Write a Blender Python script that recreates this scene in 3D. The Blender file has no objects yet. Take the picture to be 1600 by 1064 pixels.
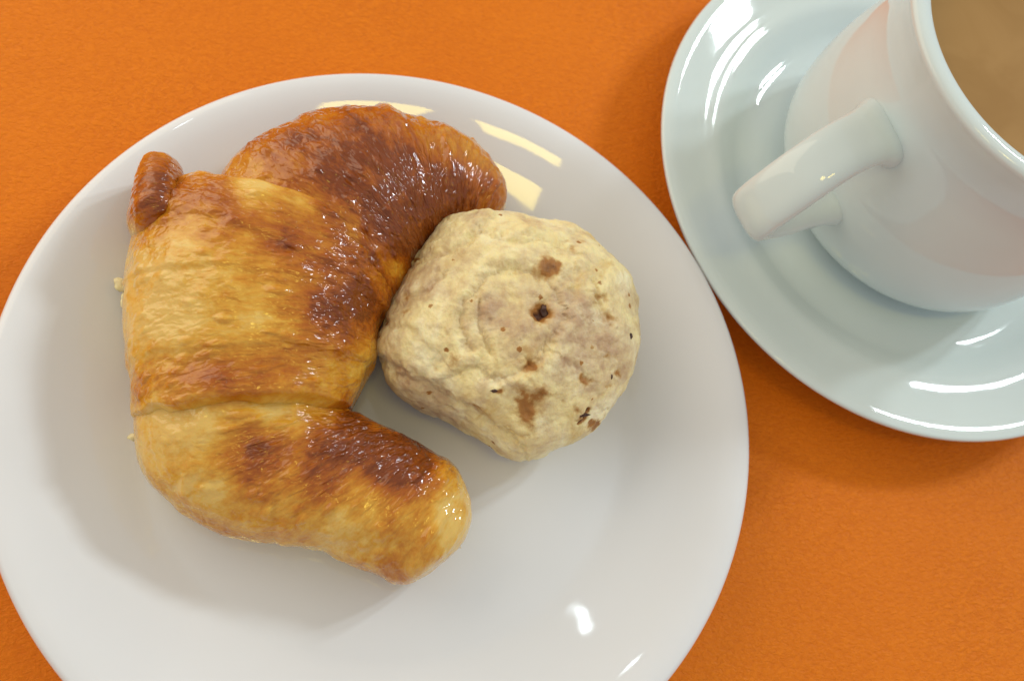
import bpy, math
import numpy as np
from mathutils import Matrix, Vector

# ------------------------------------------------------------------ camera / light / exposure
S = 0.01                                   # modelling is done in centimetres
scene = bpy.context.scene
F_PX, AX, AY, CAM_H = 1500.0, .326, -.228, 25.754
_ca, _sa, _cb, _sb = math.cos(AX), math.sin(AX), math.cos(AY), math.sin(AY)
ROT = np.array([[1, 0, 0], [0, _ca, -_sa], [0, _sa, _ca]]) @ np.array([[_cb, 0, _sb], [0, 1, 0], [-_sb, 0, _cb]])
CAM = np.array([0, 0, CAM_H])

cam_data = bpy.data.cameras.new('camera')
cam = bpy.data.objects.new('camera', cam_data)
scene.collection.objects.link(cam)
cam_data.sensor_width = 36.0
cam_data.lens = 36.0 * F_PX / 1600.0
cam_data.clip_start, cam_data.clip_end = .01, 50
cam.matrix_world = Matrix.Translation((0, 0, CAM_H * S)) @ Matrix(ROT.tolist()).to_4x4()
cam_data.dof.use_dof = True
cam_data.dof.focus_distance = .232
cam_data.dof.aperture_fstop = 16
scene.camera = cam

world = bpy.data.worlds.new('World')
scene.world = world
world.use_nodes = True
bg = world.node_tree.nodes['Background']
bg.inputs[0].default_value = (.97, .97, .98, 1)
bg.inputs[1].default_value = .36

def area(name, direction, dist, sx, sy, radiance, color, target=(6, 8, 1)):
    """a lamp of sx by sy metres, dist metres away from the plate, facing it"""
    d = Vector(direction).normalized()
    t = Vector(target) * S
    ld = bpy.data.lights.new(name, 'AREA')
    ld.shape = 'RECTANGLE'
    ld.size, ld.size_y = sx, sy
    ld.energy = radiance * math.pi * sx * sy
    ld.color = color
    o = bpy.data.objects.new(name, ld)
    scene.collection.objects.link(o)
    o.location = t + d * dist
    o.rotation_euler = d.to_track_quat('Z', 'Y').to_euler()
    return o

# two warm ceiling lamps overhead, a cool window of small bright panes high on the right, one narrow cool pane ahead, warm room light from the left
area('ceiling_lamp', (.09, -.215, .97), 1.6, .25, .14, 8, (1.0, .77, .12))
area('ceiling_lamp', (-.125, -.175, .975), 1.6, .20, .14, 8, (1.0, .77, .12))
for _d in ((.735, .315, .60), (.665, .405, .63)):
    area('window_light', _d, 2.0, .11, .24, 60, (.86, .96, 1.0))
area('window_light', (-.14, .53, .84), 2.0, .022, .07, 26, (.78, .93, 1.0))
area('room_light', (-.66, .58, .47), .95, .95, .95, 1.25, (1.0, .86, .64))

scene.view_settings.view_transform = 'Standard'
scene.view_settings.look = 'None'
scene.view_settings.exposure = 0.55
scene.view_settings.gamma = 1.0
scene.view_settings.use_curve_mapping = False
scene.render.engine = 'CYCLES'

# ------------------------------------------------------------------ helpers
def at(px, py, z):
    """point (cm) at height z that lies under photo pixel px, py; used for measuring plan positions"""
    d = ROT @ np.array([(px - 800) / F_PX, (532 - py) / F_PX, -1.0])
    return CAM + d * (z - CAM_H) / d[2]

def plan(pts, z):
    return np.array([at(x, y, z)[:2] for x, y in pts])

def _hash(ix, iy, iz, seed):
    h = (ix.astype(np.int64) * 374761393 + iy.astype(np.int64) * 668265263 + iz.astype(np.int64) * 2147483647 + seed * 974711) & 0xffffffff
    h = ((h ^ (h >> 13)) * 1274126177) & 0xffffffff
    h = ((h ^ (h >> 16)) * 2246822519) & 0xffffffff
    return ((h ^ (h >> 15)) & 0xffffff) / float(0xffffff)

def vnoise(p, seed=0):
    """value noise, p is (n,3), about -1..1"""
    i = np.floor(p).astype(np.int64)
    f = p - i
    u = f * f * f * (f * (f * 6 - 15) + 10)
    r = 0
    for a in (0, 1):
        for b in (0, 1):
            for c in (0, 1):
                w = (u[:, 0] if a else 1 - u[:, 0]) * (u[:, 1] if b else 1 - u[:, 1]) * (u[:, 2] if c else 1 - u[:, 2])
                r = r + w * _hash(i[:, 0] + a, i[:, 1] + b, i[:, 2] + c, seed)
    return r * 2 - 1

def fbm(p, octaves=4, seed=0, gain=.5):
    s, amp, tot = 0, 1.0, 0
    for k in range(octaves):
        s = s + amp * vnoise(p * 2 ** k + 17.3 * k, seed + k)
        tot += amp
        amp *= gain
    return s / tot

def cells(p, seed=0):
    """distance to the nearest of jittered lattice points, p is (n,3)"""
    i = np.floor(p).astype(np.int64)
    best = np.full(len(p), 9.0)
    rnd = np.zeros(len(p))
    for a in (-1, 0, 1):
        for b in (-1, 0, 1):
            for c in (-1, 0, 1):
                q = i + np.array([a, b, c])
                o = np.stack([_hash(q[:, 0], q[:, 1], q[:, 2], seed + k) for k in (0, 1, 2)], 1)
                d = np.sqrt((((q + o) - p) ** 2).sum(1))
                m = d < best
                best = np.where(m, d, best)
                rnd = np.where(m, o[:, 0], rnd)
    return best, rnd

def smooth(a, b, x):
    t = np.clip((x - a) / (b - a), 0, 1)
    return t * t * (3 - 2 * t)

def link(o, parent=None):
    scene.collection.objects.link(o)
    if parent is not None:
        o.parent = parent
    return o

def mesh_object(name, verts, faces, mat, parent=None, origin=(0, 0, 0), attrs=None, shade=True):
    me = bpy.data.meshes.new(name)
    v = (np.asarray(verts, float) - np.asarray(origin, float)) * S
    me.from_pydata(v.tolist(), [], faces if isinstance(faces, list) else faces.tolist())
    for n, val in (attrs or {}).items():
        val = np.asarray(val, np.float32)
        if val.ndim == 1:
            a = me.attributes.new(n, 'FLOAT', 'POINT')
            a.data.foreach_set('value', val)
        else:
            a = me.attributes.new(n, 'FLOAT_VECTOR', 'POINT')
            a.data.foreach_set('vector', val.ravel())
    if shade:
        me.polygons.foreach_set('use_smooth', [True] * len(me.polygons))
    me.materials.append(mat)
    me.update()
    o = bpy.data.objects.new(name, me)
    link(o, parent)
    if parent is None:
        o.location = np.asarray(origin, float) * S
    return o

def tag(o, label, category, group=None):
    o['label'], o['category'] = label, category
    if group:
        o['group'] = group
    return o

def empty(name, loc):
    e = bpy.data.objects.new(name, None)
    e.empty_display_size = .02
    link(e)
    e.location = np.asarray(loc, float) * S
    return e

def grid_faces(n, m, wrap_m=True, flip=False):
    i = np.arange(n - 1)[:, None]
    j = np.arange(m if wrap_m else m - 1)[None, :]
    j2 = (j + 1) % m
    f = np.stack(np.broadcast_arrays(i * m + j, i * m + j2, (i + 1) * m + j2, (i + 1) * m + j), -1).reshape(-1, 4)
    return f[:, ::-1] if flip else f

def catmull(ctrl, n, closed=False):
    """interpolate control rows to n rows"""
    c = np.asarray(ctrl, float)
    k = len(c)
    t = np.linspace(0, k if closed else k - 1, n, endpoint=not closed)
    i = np.floor(t).astype(int)
    if not closed:
        i = np.minimum(i, k - 2)
    u = (t - i)[:, None]
    def g(j):
        return c[j % k] if closed else np.where((j < 0)[:, None], 2 * c[0] - c[1], np.where((j >= k)[:, None], 2 * c[-1] - c[-2], c[np.clip(j, 0, k - 1)]))
    p0, p1, p2, p3 = g(i - 1), g(i), g(i + 1), g(i + 2)
    return .5 * (2 * p1 + (p2 - p0) * u + (2 * p0 - 5 * p1 + 4 * p2 - p3) * u ** 2 + (3 * p1 - p0 - 3 * p2 + p3) * u ** 3)

def resample(poly, n):
    p = catmull(poly, len(poly) * 24)
    d = np.r_[0, np.cumsum(np.hypot(*np.diff(p, axis=0).T[:2]))]
    t = np.linspace(0, d[-1], n)
    return np.stack([np.interp(t, d, p[:, k]) for k in range(p.shape[1])], 1)

def lathe(name, profile, center, mat, parent=None, seg=256, npts=260, smooth_profile=True, origin=None):
    pr = resample(np.asarray(profile, float), npts) if smooth_profile else np.asarray(profile, float)
    th = np.linspace(0, 2 * math.pi, seg, endpoint=False)
    v = np.stack([center[0] + pr[:, 0][:, None] * np.cos(th), center[1] + pr[:, 0][:, None] * np.sin(th), np.broadcast_to(pr[:, 1][:, None], (len(pr), seg))], -1).reshape(-1, 3)
    f = grid_faces(len(pr), seg).tolist()
    n = len(pr)
    f.append(list(range(seg))[::-1])
    f.append([(n - 1) * seg + k for k in range(seg)])
    return mesh_object(name, v, f, mat, parent, origin=origin if origin is not None else (0, 0, 0))

def vertex_normals(v, faces):
    a, b, c, d = (v[faces[:, k]] for k in range(4))
    fn = np.cross(c - a, d - b)
    n = np.zeros_like(v)
    for k in range(4):
        np.add.at(n, faces[:, k], fn)
    return n / np.maximum(np.linalg.norm(n, axis=1, keepdims=True), 1e-9)

# ------------------------------------------------------------------ materials
def new_mat(name):
    m = bpy.data.materials.new(name)
    m.use_nodes = True
    nt = m.node_tree
    b = nt.nodes['Principled BSDF']
    def N(kind, **kw):
        n = nt.nodes.new(kind)
        for k, v in kw.items():
            if isinstance(k, str) and hasattr(n, k) and k not in ('inputs',):
                setattr(n, k, v)
        return n
    L = nt.links.new
    return m, b, N, L

def set_in(n, **kw):
    for k, v in kw.items():
        n.inputs[k.replace('_', ' ')].default_value = v

def ramp(N, stops, interp='EASE'):
    r = N('ShaderNodeValToRGB')
    cr = r.color_ramp
    cr.interpolation = interp
    while len(cr.elements) < len(stops):
        cr.elements.new(.5)
    for e, (p, c) in zip(cr.elements, stops):
        e.position = p
        e.color = (*c, 1)
    return r

def math_node(N, L, op, a, b=None, clamp=False):
    n = N('ShaderNodeMath', operation=op)
    n.use_clamp = clamp
    for k, x in enumerate((a, b)):
        if x is None:
            continue
        if isinstance(x, (int, float)):
            n.inputs[k].default_value = x
        else:
            L(x, n.inputs[k])
    return n.outputs[0]

def porcelain(name, col):
    m, b, N, L = new_mat(name)
    tc = N('ShaderNodeTexCoord')
    no = N('ShaderNodeTexNoise'); set_in(no, Scale=22.0, Detail=3.0)
    L(tc.outputs['Object'], no.inputs['Vector'])
    r = ramp(N, [(.3, tuple(c * .965 for c in col)), (.7, col)])
    L(no.outputs['Fac'], r.inputs[0]); L(r.outputs[0], b.inputs['Base Color'])
    n2 = N('ShaderNodeTexNoise'); set_in(n2, Scale=38.0, Detail=2.0)
    L(tc.outputs['Object'], n2.inputs['Vector'])
    bp = N('ShaderNodeBump'); set_in(bp, Strength=.05, Distance=.002)
    L(n2.outputs['Fac'], bp.inputs['Height']); L(bp.outputs[0], b.inputs['Normal'])
    n3 = N('ShaderNodeTexNoise'); set_in(n3, Scale=60.0, Detail=5.0)
    L(tc.outputs['Object'], n3.inputs['Vector'])
    rr = N('ShaderNodeMapRange'); set_in(rr, To_Min=.02, To_Max=.06)
    L(n3.outputs['Fac'], rr.inputs[0]); L(rr.outputs[0], b.inputs['Roughness'])
    set_in(b, IOR=1.5)
    b.inputs['Subsurface Weight'].default_value = .12
    b.inputs['Subsurface Radius'].default_value = (.004, .0035, .003)
    b.inputs['Subsurface Scale'].default_value = .6
    return m

def table_material():
    m, b, N, L = new_mat('orange_leatherette')
    tc = N('ShaderNodeTexCoord')
    # slowly turning grain direction, then short stretched wrinkles
    big = N('ShaderNodeTexNoise'); set_in(big, Scale=5.0, Detail=1.0)
    L(tc.outputs['Object'], big.inputs['Vector'])
    warp = N('ShaderNodeVectorMath', operation='SCALE'); warp.inputs['Scale'].default_value = .035
    L(big.outputs['Color'], warp.inputs[0])
    add = N('ShaderNodeVectorMath', operation='ADD')
    L(tc.outputs['Object'], add.inputs[0]); L(warp.outputs[0], add.inputs[1])
    mp = N('ShaderNodeMapping')
    mp.inputs['Rotation'].default_value = (0, 0, math.radians(8))
    mp.inputs['Scale'].default_value = (560, 900, 300)
    L(add.outputs[0], mp.inputs['Vector'])
    n1 = N('ShaderNodeTexNoise'); set_in(n1, Scale=1.0, Detail=3.0, Roughness=.5, Distortion=.9)
    L(mp.outputs[0], n1.inputs['Vector'])
    mp2 = N('ShaderNodeMapping')
    mp2.inputs['Rotation'].default_value = (0, 0, math.radians(-32))
    mp2.inputs['Scale'].default_value = (560, 1000, 300)
    L(add.outputs[0], mp2.inputs['Vector'])
    n2 = N('ShaderNodeTexNoise'); set_in(n2, Scale=1.0, Detail=3.0, Roughness=.55, Distortion=.8)
    L(mp2.outputs[0], n2.inputs['Vector'])
    sel = N('ShaderNodeTexNoise'); set_in(sel, Scale=7.0, Detail=2.0)
    L(tc.outputs['Object'], sel.inputs['Vector'])
    selr = N('ShaderNodeMapRange'); set_in(selr, From_Min=.4, From_Max=.6)
    L(sel.outputs['Fac'], selr.inputs[0])
    mix = N('ShaderNodeMix', data_type='FLOAT')
    L(selr.outputs[0], mix.inputs[0]); L(n1.outputs['Fac'], mix.inputs[2]); L(n2.outputs['Fac'], mix.inputs[3])
    bp = N('ShaderNodeBump'); set_in(bp, Strength=.6, Distance=.0010)
    L(mix.outputs[0], bp.inputs['Height']); L(bp.outputs[0], b.inputs['Normal'])
    tone = N('ShaderNodeTexNoise'); set_in(tone, Scale=16.0, Detail=6.0, Roughness=.65)
    L(tc.outputs['Object'], tone.inputs['Vector'])
    tm = math_node(N, L, 'MULTIPLY', mix.outputs[0], .72)
    tt = math_node(N, L, 'MULTIPLY', tone.outputs['Fac'], .28)
    ta = math_node(N, L, 'ADD', tm, tt)
    r = ramp(N, [(.30, (.65, .155, .005)), (.70, (.77, .205, .007))])
    L(ta, r.inputs[0]); L(r.outputs[0], b.inputs['Base Color'])
    set_in(b, Roughness=.52)
    b.inputs['Specular IOR Level'].default_value = .16
    return m

def croissant_material():
    m, b, N, L = new_mat('glazed_croissant_crust')
    br = N('ShaderNodeAttribute', attribute_name='brown')
    uv = N('ShaderNodeAttribute', attribute_name='grain')      # x along the roll, y round it, in cm
    tc = N('ShaderNodeTexCoord')
    mp = N('ShaderNodeMapping'); mp.inputs['Scale'].default_value = (3.6, 1.5, 2.0)
    L(uv.outputs['Vector'], mp.inputs['Vector'])
    fib = N('ShaderNodeTexNoise'); set_in(fib, Scale=1.0, Detail=4.0, Roughness=.55, Distortion=.8)
    L(mp.outputs[0], fib.inputs['Vector'])
    mpf = N('ShaderNodeMapping'); mpf.inputs['Scale'].default_value = (17, 6.5, 8)
    L(uv.outputs['Vector'], mpf.inputs['Vector'])
    fine = N('ShaderNodeTexNoise'); set_in(fine, Scale=1.0, Detail=4.0, Roughness=.6, Distortion=.5)
    L(mpf.outputs[0], fine.inputs['Vector'])
    speck = N('ShaderNodeTexNoise'); set_in(speck, Scale=620.0, Detail=3.0, Roughness=.6)
    L(tc.outputs['Object'], speck.inputs['Vector'])
    a = math_node(N, L, 'SUBTRACT', fib.outputs['Fac'], .5)
    a = math_node(N, L, 'MULTIPLY', a, .70)
    c = math_node(N, L, 'SUBTRACT', fine.outputs['Fac'], .5)
    c = math_node(N, L, 'MULTIPLY', c, .30)
    e = math_node(N, L, 'SUBTRACT', speck.outputs['Fac'], .5)
    e = math_node(N, L, 'MULTIPLY', e, .34)
    bc = math_node(N, L, 'MULTIPLY', br.outputs['Fac'], 1.05)
    bc = math_node(N, L, 'SUBTRACT', bc, .03)
    s = math_node(N, L, 'ADD', bc, a)
    s = math_node(N, L, 'ADD', s, c)
    s = math_node(N, L, 'ADD', s, e, clamp=True)
    r = ramp(N, [(0.0, (.75, .49, .125)), (.18, (.69, .37, .045)), (.38, (.60, .255, .016)), (.58, (.48, .155, .004)), (.80, (.37, .090, .002)), (1.0, (.20, .040, .001))], 'LINEAR')
    L(s, r.inputs[0]); L(r.outputs[0], b.inputs['Base Color'])
    mpm = N('ShaderNodeMapping'); mpm.inputs['Scale'].default_value = (6.8, 3.0, 5)
    L(uv.outputs['Vector'], mpm.inputs['Vector'])
    med = N('ShaderNodeTexNoise'); set_in(med, Scale=1.0, Detail=1.5, Roughness=.4, Distortion=.7)
    L(mpm.outputs[0], med.inputs['Vector'])
    hb = math_node(N, L, 'MULTIPLY', br.outputs['Fac'], .9)
    hb = math_node(N, L, 'ADD', hb, .24)
    hb = math_node(N, L, 'MULTIPLY', hb, med.outputs['Fac'])
    bp = N('ShaderNodeBump'); set_in(bp, Strength=1.0, Distance=.0010)
    L(hb, bp.inputs['Height'])
    bp2 = N('ShaderNodeBump'); set_in(bp2, Strength=.5, Distance=.00025)
    L(fine.outputs['Fac'], bp2.inputs['Height']); L(bp.outputs[0], bp2.inputs['Normal'])
    L(bp2.outputs[0], b.inputs['Normal'])
    rr = N('ShaderNodeMapRange'); set_in(rr, From_Min=.3, From_Max=.75, To_Min=.30, To_Max=.55)
    L(fine.outputs['Fac'], rr.inputs[0]); L(rr.outputs[0], b.inputs['Roughness'])
    b.inputs['Subsurface Weight'].default_value = .25
    b.inputs['Subsurface Radius'].default_value = (.006, .003, .001)
    b.inputs['Subsurface Scale'].default_value = .5
    b.inputs['Specular IOR Level'].default_value = .06
    b.inputs['Coat Weight'].default_value = 1.0
    b.inputs['Coat IOR'].default_value = 1.49
    b.inputs['Coat Roughness'].default_value = .06
    L(bp.outputs[0], b.inputs['Coat Normal'])
    return m

def bun_material():
    m, b, N, L = new_mat('pale_floury_dough')
    st = N('ShaderNodeAttribute', attribute_name='stain_shade')
    gr = N('ShaderNodeAttribute', attribute_name='grey')
    tc = N('ShaderNodeTexCoord')
    n1 = N('ShaderNodeTexNoise'); set_in(n1, Scale=70.0, Detail=6.0, Roughness=.62, Distortion=.8)
    L(tc.outputs['Object'], n1.inputs['Vector'])
    r1 = ramp(N, [(.30, (.68, .49, .19)), (.46, (.85, .71, .36)), (.68, (.92, .83, .54))])
    L(n1.outputs['Fac'], r1.inputs[0])
    n2 = N('ShaderNodeTexNoise'); set_in(n2, Scale=260.0, Detail=5.0, Roughness=.65)
    L(tc.outputs['Object'], n2.inputs['Vector'])
    g = math_node(N, L, 'SUBTRACT', n2.outputs['Fac'], .5)
    g = math_node(N, L, 'MULTIPLY', g, 1.9)
    g = math_node(N, L, 'ADD', g, gr.outputs['Fac'], clamp=True)
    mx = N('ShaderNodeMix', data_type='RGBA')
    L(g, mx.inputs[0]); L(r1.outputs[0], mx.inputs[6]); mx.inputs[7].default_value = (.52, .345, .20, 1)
    s2 = math_node(N, L, 'SUBTRACT', n2.outputs['Fac'], .5)
    s2 = math_node(N, L, 'MULTIPLY', s2, .7)
    s2 = math_node(N, L, 'ADD', s2, st.outputs['Fac'], clamp=True)
    r2 = ramp(N, [(0, (.60, .36, .09)), (.55, (.36, .15, .03)), (1, (.09, .03, .012))])
    L(s2, r2.inputs[0])
    fac = N('ShaderNodeMapRange'); set_in(fac, From_Min=.12, From_Max=.42)
    L(s2, fac.inputs[0])
    mx2 = N('ShaderNodeMix', data_type='RGBA')
    L(fac.outputs[0], mx2.inputs[0]); L(mx.outputs[2], mx2.inputs[6]); L(r2.outputs[0], mx2.inputs[7])
    L(mx2.outputs[2], b.inputs['Base Color'])
    bp = N('ShaderNodeBump'); set_in(bp, Strength=.45, Distance=.0016)
    L(n1.outputs['Fac'], bp.inputs['Height'])
    bp2 = N('ShaderNodeBump'); set_in(bp2, Strength=.55, Distance=.0016)
    L(n2.outputs['Fac'], bp2.inputs['Height']); L(bp.outputs[0], bp2.inputs['Normal'])
    vo = N('ShaderNodeTexVoronoi'); set_in(vo, Scale=420.0)
    L(tc.outputs['Object'], vo.inputs['Vector'])
    bp3 = N('ShaderNodeBump'); set_in(bp3, Strength=.35, Distance=.0007)
    L(vo.outputs['Distance'], bp3.inputs['Height']); L(bp2.outputs[0], bp3.inputs['Normal'])
    L(bp3.outputs[0], b.inputs['Normal'])
    set_in(b, Roughness=.5)
    b.inputs['Specular IOR Level'].default_value = .4
    b.inputs['Subsurface Weight'].default_value = .25
    b.inputs['Subsurface Radius'].default_value = (.005, .0035, .0018)
    b.inputs['Subsurface Scale'].default_value = .5
    return m

def coffee_material():
    m, b, N, L = new_mat('milky_coffee')
    tc = N('ShaderNodeTexCoord')
    n = N('ShaderNodeTexNoise'); set_in(n, Scale=45.0, Detail=4.0, Distortion=1.0)
    L(tc.outputs['Object'], n.inputs['Vector'])
    r = ramp(N, [(.3, (.32, .175, .055)), (.7, (.37, .21, .072))])
    L(n.outputs['Fac'], r.inputs[0]); L(r.outputs[0], b.inputs['Base Color'])
    set_in(b, Roughness=.45, IOR=1.33)
    b.inputs['Specular IOR Level'].default_value = .07
    return m

def plain(name, col, rough=.5, noise=300.0, var=.35, sss=0):
    m, b, N, L = new_mat(name)
    tc = N('ShaderNodeTexCoord')
    n = N('ShaderNodeTexNoise'); set_in(n, Scale=noise, Detail=4.0)
    L(tc.outputs['Object'], n.inputs['Vector'])
    r = ramp(N, [(.3, tuple(c * (1 - var) for c in col)), (.7, tuple(min(1, c * (1 + var)) for c in col))])
    L(n.outputs['Fac'], r.inputs[0]); L(r.outputs[0], b.inputs['Base Color'])
    bp = N('ShaderNodeBump'); set_in(bp, Strength=.5, Distance=.0008)
    L(n.outputs['Fac'], bp.inputs['Height']); L(bp.outputs[0], b.inputs['Normal'])
    set_in(b, Roughness=rough)
    b.inputs['Subsurface Weight'].default_value = sss
    b.inputs['Subsurface Radius'].default_value = (.004, .003, .002)
    return m

M_PLATE = porcelain('plate_porcelain', (.75, .755, .775))
M_CUP = porcelain('cup_porcelain', (.66, .745, .745))
M_TABLE = table_material()
M_CRUST = croissant_material()
M_BUN = bun_material()
M_COFFEE = coffee_material()
M_FLAKE = plain('pastry_flake', (.82, .66, .36), .4, sss=.2)
M_FRUIT_SHADE = plain('dark_fruit_shade', (.06, .018, .008), .4)

# ------------------------------------------------------------------ table
tt = mesh_object('table_top', [(-55, -45, 0), (75, -45, 0), (75, 60, 0), (-55, 60, 0), (-55, -45, -2.5), (75, -45, -2.5), (75, 60, -2.5), (-55, 60, -2.5)],
                 [[0, 1, 2, 3], [7, 6, 5, 4], [0, 4, 5, 1], [1, 5, 6, 2], [2, 6, 7, 3], [3, 7, 4, 0]], M_TABLE, shade=False)
tt['kind'] = 'structure'

# ------------------------------------------------------------------ plate and saucer
PC, SC = (2.676, 6.434), (19.796, 13.783)
FLOOR = .85
_sl = [(0, 0), (6.3, 0), (6.3, 1), (6.6, 15), (6.85, 19.5), (7.25, 20.4), (7.75, 22.2), (7.98, 24.3), (8.25, 25.3), (8.55, 25.3), (8.85, 23), (9.05, 18), (9.3, 10), (9.6, -8)]
_r = np.linspace(.02, 9.58, 90)
_z = FLOOR + np.r_[0, np.cumsum(np.tan(np.radians(np.interp((_r[1:] + _r[:-1]) / 2, *zip(*_sl)))) * np.diff(_r))]
RIM = _z[-1] - (FLOOR + .945)
plate_profile = list(zip(_r, _z)) + [(a, b + RIM) for a, b in [
                 (9.66, FLOOR + .93), (9.75, FLOOR + .84), (9.73, FLOOR + .74), (9.6, FLOOR + .66), (9.2, FLOOR + .48), (8.6, FLOOR + .16)]] + [(8.0, FLOOR + .04), (7.4, FLOOR - .22), (6.8, FLOOR - .40),
                 (6.55, FLOOR - .55), (6.5, .10), (6.42, .03), (6.3, .02), (6.15, .04), (6.08, .15), (6.0, FLOOR - .42), (5.5, FLOOR - .45), (3, FLOOR - .45), (.02, FLOOR - .45)]
plate = lathe('dinner_plate', plate_profile, PC, M_PLATE, origin=(PC[0], PC[1], 0), npts=420)
tag(plate, 'round white porcelain plate carrying the croissant and the bun', 'plate')

SF = .80
_sl = [(0, 0), (5.3, 0), (5.7, 12), (6.1, 28), (6.6, 28), (6.9, 14), (7.05, 9), (7.25, 11), (7.6, 17), (8.25, 18), (8.5, 8), (8.66, -8)]
_r = np.linspace(.02, 8.62, 110)
_z = SF + np.r_[0, np.cumsum(np.tan(np.radians(np.interp((_r[1:] + _r[:-1]) / 2, *zip(*_sl)))) * np.diff(_r))]
SRIM = _z[-1] - (SF + 1.10)
saucer_profile = list(zip(_r, _z)) + [(a, b + SRIM) for a, b in [
                  (8.74, SF + 1.09), (8.79, SF + 1.02), (8.75, SF + .94), (8.5, SF + .85), (7.4, SF + .47), (6.6, SF + .16)]] + [(6.0, SF - .18), (5.4, SF - .38), (5.0, SF - .48), (4.85, SF - .55), (4.8, .10), (4.72, .03), (4.6, .02), (4.48, .04), (4.4, .15), (4.3, SF - .42), (3, SF - .42), (.02, SF - .42)]
saucer = lathe('saucer', saucer_profile, SC, M_CUP, origin=(SC[0], SC[1], 0), npts=420)
tag(saucer, 'white porcelain saucer under the coffee cup, touching the plate rim', 'saucer')

# ------------------------------------------------------------------ cup
Z0 = SF + .015
cup = empty('coffee_cup', (SC[0], SC[1], Z0))
tag(cup, 'white porcelain coffee cup with a strap handle standing on the saucer', 'cup')
CO = (SC[0], SC[1], Z0)
cup_profile = [(.02, Z0 + .18), (3.0, Z0 + .18), (3.25, Z0 + .12), (3.35, Z0 + .02), (3.5, Z0), (3.65, Z0 + .04), (3.8, Z0 + .16), (4.2, Z0 + .34), (4.6, Z0 + .70), (4.85, Z0 + 1.2), (4.95, Z0 + 1.9), (4.93, Z0 + 2.8), (4.83, Z0 + 3.7),
               (4.62, Z0 + 4.7), (4.45, Z0 + 5.5), (4.42, Z0 + 6.2), (4.55, Z0 + 6.9), (4.75, Z0 + 7.5), (4.86, Z0 + 7.78), (4.80, Z0 + 7.90), (4.62, Z0 + 7.95), (4.42, Z0 + 7.90), (4.31, Z0 + 7.76),
               (4.20, Z0 + 7.2), (4.05, Z0 + 6.2), (4.1, Z0 + 5.2), (4.4, Z0 + 3.6), (4.5, Z0 + 2.2), (4.2, Z0 + 1.0), (3.4, Z0 + .55), (.02, Z0 + .5)]
def cup_child(o):
    o.location = (0, 0, 0)
    return o
lathe('cup_body', cup_profile, SC, M_CUP, parent=cup, origin=CO, npts=520, seg=288)

def strap(name, path, width, thick, direction, parent, origin, mat):
    """a rounded band swept along a path given as (distance from the axis, height)"""
    p = resample(np.asarray(path, float), 120)
    t = np.gradient(p[:, :2], axis=0)
    t /= np.linalg.norm(t, axis=1, keepdims=True)
    nrm = np.stack([-t[:, 1], t[:, 0]], 1)
    m = 40
    a = np.linspace(0, 2 * math.pi, m, endpoint=False)
    e = .68
    cx = np.sign(np.cos(a)) * np.abs(np.cos(a)) ** e
    cy = np.sign(np.sin(a)) * np.abs(np.sin(a)) ** .8
    d = np.array(direction) / np.hypot(*direction)
    q = np.array([-d[1], d[0]])
    w = p[:, 2] * width / 2
    th = p[:, 3] * thick / 2
    r = p[:, 0][:, None] + nrm[:, 0][:, None] * th[:, None] * cy
    z = p[:, 1][:, None] + nrm[:, 1][:, None] * th[:, None] * cy
    s = w[:, None] * cx + p[:, 4:5]
    v = np.stack([SC[0] + d[0] * r + q[0] * s, SC[1] + d[1] * r + q[1] * s, z], -1).reshape(-1, 3)
    f = grid_faces(len(p), m).tolist()
    f.append(list(range(m))[::-1]); f.append([(len(p) - 1) * m + k for k in range(m)])
    return mesh_object(name, v, f, mat, parent, origin=origin)
strap('handle', [(3.9, 5.5, 1.7, 2.2, -.45), (4.4, 5.8, 1.36, 1.6, -.43), (4.9, 6.06, 1.16, 1.2, -.38), (5.5, 6.3, 1.04, 1, -.30), (6.5, 6.4, 1, 1, -.15), (7.45, 6.0, 1, 1, 0), (8.1, 5.25, 1, 1, .08), (8.3, 4.5, 1, 1, .08), (7.9, 4.0, 1, 1, 0), (7.0, 3.6, 1, 1, 0), (6.1, 3.4, 1.0, 1.1, 0), (5.5, 3.28, 1.03, 1.2, 0), (5.1, 3.2, 1.1, 1.4, 0), (4.6, 3.1, 1.25, 1.7, 0)],
      1.52, .64, (-.935, -.355), cup, CO, M_CUP)

# ------------------------------------------------------------------ coffee
th = np.linspace(0, 2 * math.pi, 160, endpoint=False)
CZ = Z0 + 7.0
cr = 4.17
cv = [(SC[0], SC[1], CZ)]
rings = [1.5, 3.0, 3.8, 4.05, cr]
zs = [0, 0, .005, .02, .06]
cv = np.concatenate([np.stack([SC[0] + r * np.cos(th), SC[1] + r * np.sin(th), np.full(160, CZ + z)], 1) for r, z in zip(rings, zs)] + [np.stack([SC[0] + 4.0 * np.cos(th), SC[1] + 4.0 * np.sin(th), np.full(160, CZ - .5)], 1)])
cf = grid_faces(6, 160).tolist() + [list(range(160))[::-1], [5 * 160 + k for k in range(160)]]
coffee = mesh_object('coffee', cv, [f[::-1] for f in cf], M_COFFEE, origin=(SC[0], SC[1], CZ - .5))
tag(coffee, 'milky brown coffee filling the white cup', 'coffee')

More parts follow.
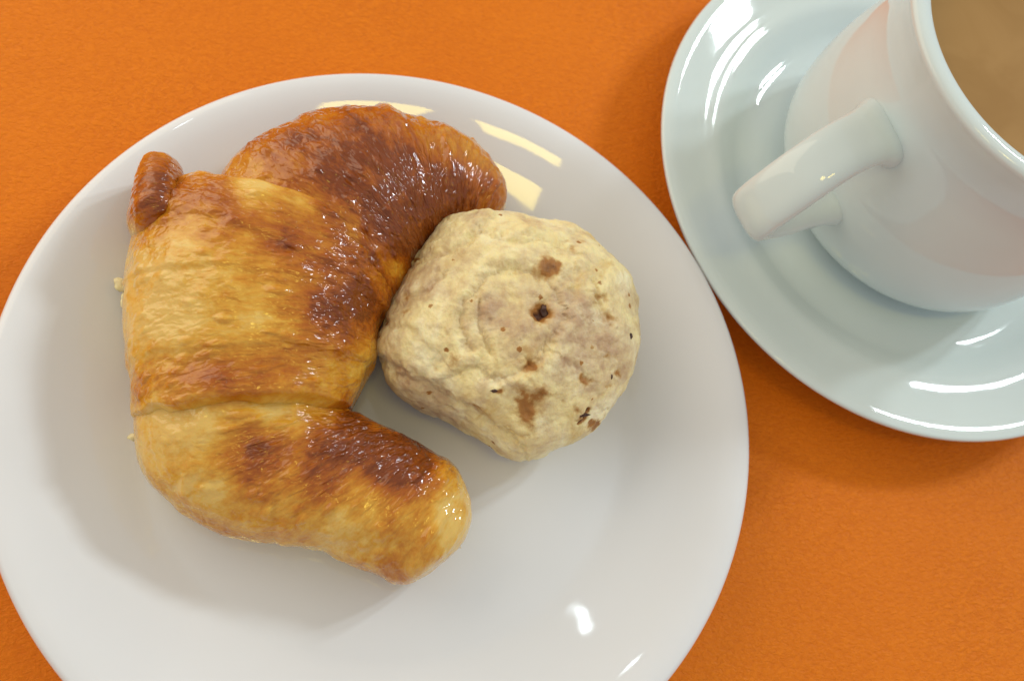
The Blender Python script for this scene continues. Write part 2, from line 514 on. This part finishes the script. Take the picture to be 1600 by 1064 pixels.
# ------------------------------------------------------------------ croissant
FZ = FLOOR + .01
BROWN = [(250, 285, 38, .55), (240, 330, 26, .35),
         (560, 200, 70, .5), (640, 235, 70, .55), (720, 290, 60, .6), (540, 270, 60, .4), (600, 340, 60, .55), (470, 225, 50, .5), (400, 225, 35, .4), (650, 370, 60, .65), (760, 290, 40, .3), (690, 330, 60, .45), (520, 330, 40, .2),
         (335, 295, 34, .45), (395, 345, 38, .55), (455, 365, 36, .55), (520, 400, 42, .5), (560, 450, 46, .5), (545, 500, 45, .55), (480, 480, 35, .3), (590, 470, 35, .45), (505, 530, 40, .3), (440, 400, 40, .25),
         (290, 590, 36, .42), (360, 600, 42, .5), (430, 585, 30, .3), (240, 600, 25, .2), (500, 590, 50, .2), (450, 540, 50, .15),
         (400, 690, 36, .5), (430, 720, 36, .45), (500, 680, 45, .45), (560, 690, 50, .62), (620, 705, 46, .7), (655, 735, 36, .6), (500, 740, 40, .35), (590, 745, 40, .3), (380, 745, 30, .3), (650, 690, 30, .4), (560, 655, 30, .3),
         (620, 900, 35, .25), (480, 800, 40, .12), (720, 790, 12, .1)]
PALE = [(215, 430, 50, .35), (250, 500, 60, .22), (300, 450, 50, .12), (240, 680, 45, .25), (290, 750, 50, .15), (700, 800, 30, .45), (715, 840, 25, .4), (400, 290, 24, .3), (480, 325, 22, .22), (560, 370, 22, .2), (610, 420, 18, .2), (330, 645, 36, .38), (420, 648, 36, .36), (500, 648, 25, .22), (265, 650, 30, .2), (450, 790, 18, .2), (455, 740, 12, .2), (540, 850, 40, .15), (185, 440, 25, .4)]

def browning(v, base):
    b = np.full(len(v), base)
    for lst, sg in ((BROWN, 1), (PALE, -1)):
        for x, y, r, k in lst:
            c = at(x, y, 3.0)[:2]
            rr = r / 62.0
            # the patch sits on the upper skin; measure in plan, shifted with height along the leaning side
            d2 = ((v[:, :2] - (c + (at(x, y, 0)[:2] - c) * ((3.0 - v[:, 2]) / 3.0)[:, None])) ** 2).sum(1)
            b += sg * (.80 if sg > 0 else 1.0) * k * np.exp(-d2 / (2 * (rr * .75) ** 2))
    return b

def roll(name, rings, parent, origin, base, seed, n=300, m=300, cap=(.25, .25), bub=1.0, steps=(), ragged=0.0):
    """a piece of rolled dough: rings are (outer pixel, inner pixel, height of widest line, top height, bottom height)"""
    ctrl = []
    for L_, R_, zw, zt, zb in rings:
        a, b = at(*L_, zw), at(*R_, zw)
        ctrl.append([*a[:2], *b[:2], zw, zt, zb])
    c = catmull(np.array(ctrl), n)
    t = np.linspace(0, 1, n)
    a = np.linspace(0, 2 * math.pi, m, endpoint=False)
    rag = fbm(np.stack([np.cos(a) * 2.2 + seed, np.sin(a) * 2.2, np.full(m, seed * 1.7)], 1), 3, seed + 33)
    def taper(T):
        r = np.ones_like(T)
        if cap[0] > 0:
            r = np.where(T < cap[0], np.sqrt(np.clip(1 - (1 - np.clip(T, 0, 1) / cap[0]) ** 2, 0, 1)), r)
        if cap[1] > 0:
            r = r * np.where(T > 1 - cap[1], np.sqrt(np.clip(1 - (1 - np.clip(1 - T, 0, 1) / cap[1]) ** 2, 0, 1)), 1)
        return np.clip(r, .02, 1)
    k = taper(t)
    ends = np.minimum(smooth(0, .03, t), smooth(0, .03, 1 - t))[:, None]
    kk = taper(t[:, None] + ragged * rag[None, :] * ends) * ends + .02 * (1 - ends)
    mid = (c[:, 0:2] + c[:, 2:4]) / 2
    half = (c[:, 2:4] - c[:, 0:2]) / 2
    ca_, sa_ = np.cos(a), np.sin(a)
    e = .88
    cx = np.sign(ca_) * np.abs(ca_) ** e
    up = np.clip(sa_, 0, 1) ** .95
    dn = np.clip(-sa_, 0, 1) ** .6
    zw, zt, zb = c[:, 4:5], c[:, 5:6], c[:, 6:7]
    zmid = zw
    z = zmid + (zt - zmid) * up * kk - (zmid - zb) * dn * kk
    squeeze = 1 - .22 * dn ** 2
    x = mid[:, 0:1] + half[:, 0:1] * cx * kk * squeeze
    y = mid[:, 1:2] + half[:, 1:2] * cx * kk * squeeze
    v = np.stack([x, y, z], -1).reshape(-1, 3)
    faces = grid_faces(n, m)
    nrm = vertex_normals(v, faces)
    if (nrm * (v - np.repeat(np.c_[mid, zmid[:, 0]], m, 0))).sum() < 0:
        faces = faces[:, ::-1]
        nrm = -nrm
    # grain coordinates in cm: along the roll and round it
    ds = np.r_[0, np.cumsum(np.linalg.norm(np.diff(mid, axis=0), axis=1))]
    hw = np.linalg.norm(half, axis=1)
    g = np.stack([np.repeat(ds, m), np.tile(a, n) * np.repeat(hw, m), np.full(n * m, seed * 3.1)], 1)
    top = smooth(.25, .8, nrm[:, 2])
    # lumps, stretched blisters, fine wrinkles
    d = .13 * fbm(v * .55, 3, seed) + .05 * fbm(v * 1.6, 3, seed + 5)
    wv = g + .25 * np.stack([fbm(g * .8, 2, seed + 11), fbm(g * .8 + 9, 2, seed + 12), 0 * g[:, 0]], 1)
    q = wv * np.array([2.6, 1.05, 1]); q[:, 2] = seed
    d += .026 * fbm(q, 3, seed + 20, .5) * (.15 + .85 * top)
    dist, rnd = cells(np.stack([wv[:, 0] * 3.6, wv[:, 1] * 1.9, np.full(len(v), seed * .37)], 1), seed + 40)
    blister = np.clip(1 - dist / (.22 + .30 * rnd), 0, 1)
    d += bub * .085 * blister ** .7 * (rnd > .62) * top
    dist2, rnd2 = cells(np.stack([wv[:, 0] * 8.0, wv[:, 1] * 5.0, np.full(len(v), seed * .61)], 1), seed + 60)
    bl2 = np.clip(1 - dist2 / (.2 + .3 * rnd2), 0, 1)
    d += bub * .022 * bl2 * (rnd2 > .5) * top
    for (p0, p1, w_, h_) in steps:          # an overlapping dough edge: a step down across the line p0 -> p1
        A, B = at(*p0, 3.2)[:2], at(*p1, 3.2)[:2]
        nn = np.array([-(B - A)[1], (B - A)[0]]); nn /= np.linalg.norm(nn)
        sd = (v[:, :2] - A) @ nn + .10 * fbm(v * 1.3, 2, seed + 70)
        d += h_ * (smooth(-w_, 0, sd) * np.exp(-np.clip(sd, 0, 9) / .9)) * smooth(-.3, .3, nrm[:, 2])
    keep = np.repeat(np.clip(k * 1.6 - .1, 0, 1), m)
    low = smooth(FZ, FZ + .35, v[:, 2])
    v = v + nrm * (d * keep * (.15 + .85 * low))[:, None]
    v[:, 2] = np.maximum(v[:, 2], FZ + .004 * (1 + np.sin(v[:, 0] * 7)))
    br = browning(v, base) + .32 * fbm(v * 1.25, 4, seed + 80) + .16 * fbm(wv * np.array([1.6, .6, 1]), 3, seed + 90)
    br += .10 * blister * (rnd > .62) - .12 * (1 - smooth(.0, .5, (v[:, 2] - FZ) / 1.6))
    f = faces.tolist()
    f.append(list(range(m))); f.append([(n - 1) * m + j for j in range(m)][::-1])
    return mesh_object(name, v, f, M_CRUST, parent, origin=origin, attrs={'brown': np.clip(br, 0, 1), 'grain': g})

CRO = np.r_[at(420, 520, FZ)[:2], FZ]
croissant = empty('croissant', CRO)
tag(croissant, 'golden brown glazed croissant curled on the plate beside the pale bun', 'croissant')
zb = FZ
A_RINGS = [((300, 360), (585, 540), 2.4, 4.1, zb), ((335, 305), (615, 480), 2.3, 4.4, zb), ((372, 258), (636, 440), 2.3, 4.55, zb), ((430, 222), (650, 415), 2.3, 4.5, zb), ((503, 194), (660, 398), 2.2, 4.3, zb), ((567, 186), (670, 385), 2.2, 4.1, zb),
           ((630, 194), (683, 372), 2.1, 3.7, zb), ((688, 210), (700, 362), 2.0, 3.45, zb), ((742, 238), (722, 356), 1.9, 3.2, zb), ((783, 285), (745, 356), 1.8, 2.9, zb), ((800, 325), (768, 362), 1.7, 2.6, zb)]
roll('upper_horn', A_RINGS, croissant, CRO, .35, 3, n=330, m=300, cap=(.12, .16), bub=1.1, steps=[((600, 170), (690, 380), .30, .10), ((470, 185), (650, 425), .22, .06), ((540, 172), (668, 395), .20, .05), ((690, 190), (712, 370), .22, .07)])
B_RINGS = [((306, 284), (640, 415), 2.3, 4.3, zb), ((268, 304), (636, 430), 2.3, 4.5, zb), ((222, 350), (622, 455), 2.3, 4.6, zb), ((200, 415), (606, 490), 2.3, 4.75, zb), ((193, 475), (594, 530), 2.3, 4.75, zb), ((197, 540), (588, 570), 2.3, 4.6, zb),
           ((202, 595), (573, 603), 2.3, 4.4, zb), ((205, 640), (556, 634), 2.25, 4.36, zb), ((205, 678), (548, 658), 2.2, 4.24, zb)]
roll('middle_wrap', B_RINGS, croissant, CRO, .27, 7, n=300, m=330, cap=(.10, .09), ragged=.045, bub=.9, steps=[((180, 432), (380, 452), .16, .05), ((240, 330), (600, 470), .25, .07), ((190, 560), (600, 560), .22, .05)])
C_RINGS = [((222, 590), (530, 585), 2.15, 3.7, zb), ((215, 632), (530, 615), 2.15, 3.85, zb), ((213, 672), (534, 636), 2.1, 3.92, zb), ((219, 718), (543, 648), 2.05, 3.92, zb), ((240, 758), (556, 655), 2.0, 3.8, zb), ((298, 803), (588, 668), 2.0, 3.7, zb), ((368, 836), (620, 680), 2.0, 3.6, zb),
           ((440, 853), (655, 695), 1.95, 3.5, zb), ((510, 866), (690, 718), 1.9, 3.4, zb), ((568, 888), (715, 745), 1.9, 3.3, zb), ((622, 910), (730, 778), 1.85, 3.1, zb), ((672, 895), (736, 812), 1.8, 2.9, zb), ((706, 872), (735, 840), 1.7, 2.5, zb)]
roll('lower_horn', C_RINGS, croissant, CRO, .27, 11, n=330, m=270, cap=(.10, .16), bub=.8, steps=[((462, 640), (440, 870), .26, .10), ((560, 655), (520, 880), .22, .05), ((330, 640), (270, 800), .22, .05), ((700, 720), (640, 920), .2, .07)])
T_RINGS = [((212, 400), (304, 388), 2.9, 4.2, 1.6), ((200, 358), (300, 350), 2.85, 4.3, 1.5), ((208, 318), (296, 318), 2.8, 4.2, 1.5), ((214, 288), (293, 290), 2.7, 3.95, 1.4), ((222, 266), (285, 270), 2.6, 3.6, 1.5), ((234, 258), (273, 260), 2.5, 3.2, 1.6)]
roll('dough_tip', T_RINGS, croissant, CRO, .40, 15, n=130, m=140, cap=(.22, .25), bub=.7)

def flake(name, px, py, z, size, seed, mat, parent=None, origin=(0, 0, 0), thick=.35, squash=(1, 1)):
    rng = np.random.default_rng(seed)
    n, m = 12, 18
    ph = np.linspace(-math.pi / 2, math.pi / 2, n)
    th_ = np.linspace(0, 2 * math.pi, m, endpoint=False)
    v = np.stack([np.cos(ph)[:, None] * np.cos(th_) * squash[0], np.cos(ph)[:, None] * np.sin(th_) * squash[1], np.broadcast_to(np.sin(ph)[:, None] * thick, (n, m))], -1).reshape(-1, 3)
    v *= (1 + .45 * fbm(v * 1.7 + seed, 3, seed))[:, None]
    ang = rng.uniform(0, 6.3)
    rot = np.array([[math.cos(ang), -math.sin(ang), 0], [math.sin(ang), math.cos(ang), 0], [0, 0, 1]])
    v = v @ rot.T * size + np.r_[at(px, py, z)[:2], z]
    f = grid_faces(n, m).tolist()
    return mesh_object(name, v, f, mat, parent, origin=origin)
flake('flake', 195, 445, 1.7, .26, 1, M_FLAKE, croissant, CRO, .4, (1, .8))
flake('flake', 212, 682, 1.6, .18, 2, M_FLAKE, croissant, CRO, .5, (.6, 1))
flake('flake', 203, 472, 1.6, .30, 3, M_FLAKE, croissant, CRO, .5, (.7, 1))
cpos = np.r_[at(166, 441, FLOOR)[:2], FLOOR]
crumb = flake('crumb', 164, 441, FLOOR + .05, .17, 5, M_FLAKE, None, cpos, .35, (1.2, .6))
tag(crumb, 'tiny pale pastry crumb lying on the plate left of the croissant', 'crumb')

# ------------------------------------------------------------------ bun
BUN_OUT = [(700, 343), (740, 339), (775, 345), (803, 345), (842, 357), (882, 362), (922, 382), (946, 410), (975, 440), (990, 480), (993, 530), (984, 575), (960, 630), (930, 670), (888, 697), (842, 717), (810, 722), (788, 710), (758, 690), (720, 668), (690, 650), (650, 632), (616, 606), (598, 575), (592, 530), (601, 490), (625, 440), (650, 402), (670, 370), (686, 350)]
BZW, BZT = 2.5, 4.7
def build_bun():
    o2 = plan(BUN_OUT, BZW)
    cen = plan([(795, 530)], BZW)[0]
    rel = o2 - cen
    ang = np.arctan2(rel[:, 1], rel[:, 0]); rad = np.hypot(*rel.T)
    k = np.argsort(ang); ang, rad = ang[k], rad[k]
    m, n = 460, 300
    th_ = np.linspace(-math.pi, math.pi, m, endpoint=False)
    rr = np.interp(th_, np.r_[ang[-1] - 2 * math.pi, ang, ang[0] + 2 * math.pi], np.r_[rad[-1], rad, rad[0]])
    for _ in range(24):
        rr = (np.roll(rr, 1) + 2 * rr + np.roll(rr, -1)) / 4
    ph = np.linspace(-math.pi / 2, math.pi / 2, n)
    ch = np.clip(np.cos(ph), 0, 1) ** .78
    sh = np.sign(np.sin(ph)) * np.abs(np.sin(ph)) ** 1.05
    z = np.where(sh > 0, BZW + (BZT - BZW) * sh, BZW + (BZW - FZ) * np.clip(sh * 1.12, -1, 0))
    low = 1 - .18 * np.clip(-sh, 0, 1) ** 2
    v = np.stack([cen[0] + (ch * low)[:, None] * rr * np.cos(th_), cen[1] + (ch * low)[:, None] * rr * np.sin(th_), np.broadcast_to(z[:, None], (n, m))], -1).reshape(-1, 3)
    faces = grid_faces(n, m)
    nr = vertex_normals(v, faces)
    if (nr * (v - np.r_[cen, BZW])).sum() < 0:
        faces = faces[:, ::-1]; nr = -nr
    d = .16 * fbm(v * .7, 2, 101) + .06 * fbm(v * 1.7, 3, 105, .5) + .030 * fbm(v * 5.0, 4, 109, .6)
    d -= .055 * (1 - np.clip(np.abs(fbm(v * 1.1 + 5, 2, 115)) / .10, 0, 1)) * smooth(-.1, .3, fbm(v * .6 + 3, 2, 117))
    # pixel position of each point as seen in the photograph, only used to place folds, pits, stains and the shade painted in hollows
    q = (v - CAM) @ ROT
    pp = np.stack([800 + F_PX * q[:, 0] / -q[:, 2], 532 - F_PX * q[:, 1] / -q[:, 2]], 1)
    pp = pp + 9 * np.stack([fbm(v * 1.4, 3, 121), fbm(v * 1.4 + 30, 3, 122)], 1) + 9 * np.stack([fbm(v * 5, 3, 123), fbm(v * 5 + 30, 3, 124)], 1)
    facing = (nr * (CAM - v)).sum(1) > 0
    def curve_d(poly):
        c = resample(np.asarray(poly, float), 80)
        best = np.full(len(v), 1e9); side = np.zeros(len(v))
        tg = np.gradient(c, axis=0)
        for i in range(len(c)):
            e = pp - c[i]
            dd = e[:, 0] ** 2 + e[:, 1] ** 2
            mk = dd < best
            best = np.where(mk, dd, best)
            side = np.where(mk, np.sign(e[:, 0] * tg[i, 1] - e[:, 1] * tg[i, 0]), side)
        return np.sqrt(best), side
    folds = [([(735, 545), (722, 500), (735, 455), (775, 425), (820, 418), (855, 435), (876, 470)], 7, .12, 16, .06),
             ([(896, 425), (893, 470), (872, 515), (850, 548), (812, 580), (770, 590)], 7, .08, 16, .07),
             ([(750, 465), (752, 510), (768, 555)], 4, .10, 9, .06),
             ([(596, 560), (630, 588), (680, 612), (730, 640), (775, 672), (812, 702)], 8, .16, 22, .10),
             ([(655, 405), (700, 395), (738, 372), (760, 352)], 5, .09, 12, .06),
             ([(760, 362), (800, 378), (850, 372), (900, 388)], 5, .08, 12, .06),
             ([(620, 470), (655, 455), (690, 430)], 5, .08, 12, .05),
             ([(700, 590), (740, 575), (790, 600), (840, 610)], 6, .06, 14, .06),
             ([(930, 440), (938, 470), (958, 500)], 6, .14, 10, .04),
             ([(600, 500), (640, 520), (690, 560)], 6, .07, 14, .05),
             ([(880, 560), (920, 590), (940, 640)], 5, .05, 12, .04)]
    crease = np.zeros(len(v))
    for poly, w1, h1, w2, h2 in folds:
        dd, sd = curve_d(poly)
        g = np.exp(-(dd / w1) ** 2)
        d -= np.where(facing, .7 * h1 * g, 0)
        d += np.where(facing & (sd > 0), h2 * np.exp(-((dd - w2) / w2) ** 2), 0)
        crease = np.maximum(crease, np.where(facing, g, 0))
    stain_shade = np.zeros(len(v)); grey = .22 + .55 * fbm(v * 1.5, 4, 131)
    pits = [(846, 486, 13, .32, 1.1), (855, 414, 15, .06, .62), (868, 424, 10, .03, .35), (941, 462, 7, .10, .35), (960, 492, 8, .08, .3), (830, 572, 11, .03, .55), (825, 570, 20, .0, .18), (824, 640, 16, .03, .5), (835, 630, 22, .0, .2), (850, 610, 10, .02, .4), (815, 612, 10, .02, .35), (830, 672, 9, .02, .32),
            (776, 614, 6, .04, .6), (917, 597, 8, .02, .5), (648, 405, 6, .03, .6), (714, 555, 13, .02, .28), (628, 485, 7, .04, .3), (757, 642, 10, .03, .36), (745, 635, 7, .03, .3), (631, 458, 6, .05, .4), (790, 470, 24, .05, .0), (680, 577, 7, .03, .3), (820, 545, 10, .03, .25),
            (925, 668, 9, .03, .5), (932, 663, 6, .02, .4), (905, 380, 8, .05, .25), (885, 372, 6, .05, .25), (835, 378, 7, .03, .2), (898, 640, 5, .03, .3), (880, 628, 5, .03, .3), (963, 585, 6, .04, .45), (955, 560, 5, .03, .4), (950, 605, 4, .03, .35), (780, 585, 8, .03, .2)]
    for x, y, r, dep, s_ in pits:
        g = np.exp(-((pp[:, 0] - x) ** 2 + (pp[:, 1] - y) ** 2) / (1.15 * r) ** 2) * facing
        d -= dep * g
        stain_shade += 1.0 * s_ * g  # brown spots; in the hole and pits, shade painted as dark colour
    dd, _ = curve_d([(903, 658), (912, 652), (923, 645)])
    stain_shade += np.where(facing, .9 * np.exp(-(dd / 3.2) ** 2), 0); d -= np.where(facing, .10 * np.exp(-(dd / 3.5) ** 2), 0)  # dark slit: its shade is painted in as well as dented
    for x, y, r, k in [(760, 490, 45, .30), (800, 480, 40, .25), (890, 480, 45, .32), (940, 540, 45, .40), (850, 530, 40, .3), (800, 560, 30, .25), (700, 420, 50, .12), (620, 600, 40, .2), (700, 640, 45, .2), (860, 600, 40, .15), (640, 440, 30, .2), (955, 580, 25, .25)]:
        grey += 1.5 * k * np.exp(-((pp[:, 0] - x) ** 2 + (pp[:, 1] - y) ** 2) / r ** 2) * facing
    for x, y, r, k in [(700, 530, 60, .2), (770, 640, 60, .25), (880, 670, 60, .25), (850, 390, 30, .1), (720, 480, 30, .1)]:
        grey -= k * np.exp(-((pp[:, 0] - x) ** 2 + (pp[:, 1] - y) ** 2) / r ** 2) * facing
    # porous lower flank
    flank = 1 - smooth(1.7, 2.9, v[:, 2])
    c1, r1 = cells(v * 4.2, 141)
    pore = np.clip(1 - c1 / (.18 + .22 * r1), 0, 1) * (r1 > .35)
    d -= .10 * pore * (flank + .10)
    stain_shade += .22 * pore * flank  # pore insides painted darker, shade put into the colour
    c2, r2 = cells(v * 3.0, 151)
    fleck = (c2 < .10 + .10 * r2) & (r2 > .80)
    stain_shade += .45 * fleck
    fl = smooth(FZ, FZ + .3, v[:, 2])
    v2 = v + nr * (d * (.2 + .8 * fl))[:, None]
    v2[:, 2] = np.maximum(v2[:, 2], FZ)
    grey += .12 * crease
    return v2, faces, np.clip(stain_shade, 0, 1.2), np.clip(grey, 0, .85), cen
bv, bf, bs, bgr, bc = build_bun()
BO = np.r_[bc, FZ]
bun = empty('scone_bun', BO)
tag(bun, 'pale rough floury bun with brown flecks leaning against the croissant', 'bun')
mesh_object('bun_body', bv, bf, M_BUN, bun, origin=BO, attrs={'stain_shade': bs, 'grey': bgr})

def on_bun(px, py):
    """point of the bun's skin under a pixel"""
    q = (bv - CAM) @ ROT
    p = np.stack([800 + F_PX * q[:, 0] / -q[:, 2], 532 - F_PX * q[:, 1] / -q[:, 2]], 1)
    m = np.hypot(*(p - (px, py)).T) < 5
    if not m.any():
        m = np.hypot(*(p - (px, py)).T) < 16
    c = bv[m]
    return c[np.argmin(np.linalg.norm(c - CAM, axis=1))]
def fruit_shade_bit(px, py, size, seed, squash=(1, 1), sink=.3, p=None):
    p = on_bun(px, py) if p is None else p
    d = CAM - p; d /= np.linalg.norm(d)
    rng = np.random.default_rng(seed)
    n, m = 10, 14
    ph = np.linspace(-math.pi / 2, math.pi / 2, n); th_ = np.linspace(0, 2 * math.pi, m, endpoint=False)
    v = np.stack([np.cos(ph)[:, None] * np.cos(th_) * squash[0], np.cos(ph)[:, None] * np.sin(th_) * squash[1], np.broadcast_to(np.sin(ph)[:, None] * .6, (n, m))], -1).reshape(-1, 3)
    v *= (1 + .6 * fbm(v * 2 + seed, 3, seed))[:, None]
    v = v * size + p - d * size * sink
    return mesh_object('fruit_shade_piece', v, grid_faces(n, m).tolist(), M_FRUIT_SHADE, bun, origin=BO)
fruit_shade_bit(846, 486, .17, 31, (.9, 1.2))  # dark lump added in the hole, stands for the shade inside it
fruit_shade_bit(853, 354, .17, 32, (1.2, .7), 0, at(853, 354, 3.3))
fruit_shade_bit(990, 523, .07, 33, (.7, 1.2), 0)
fruit_shade_bit(776, 614, .07, 34, (1.3, .7))
fruit_shade_bit(915, 651, .10, 35, (1.6, .5))  # dark lump added in the slit, stands for its shade
fruit_shade_bit(960, 588, .06, 36, (.6, 1.2))
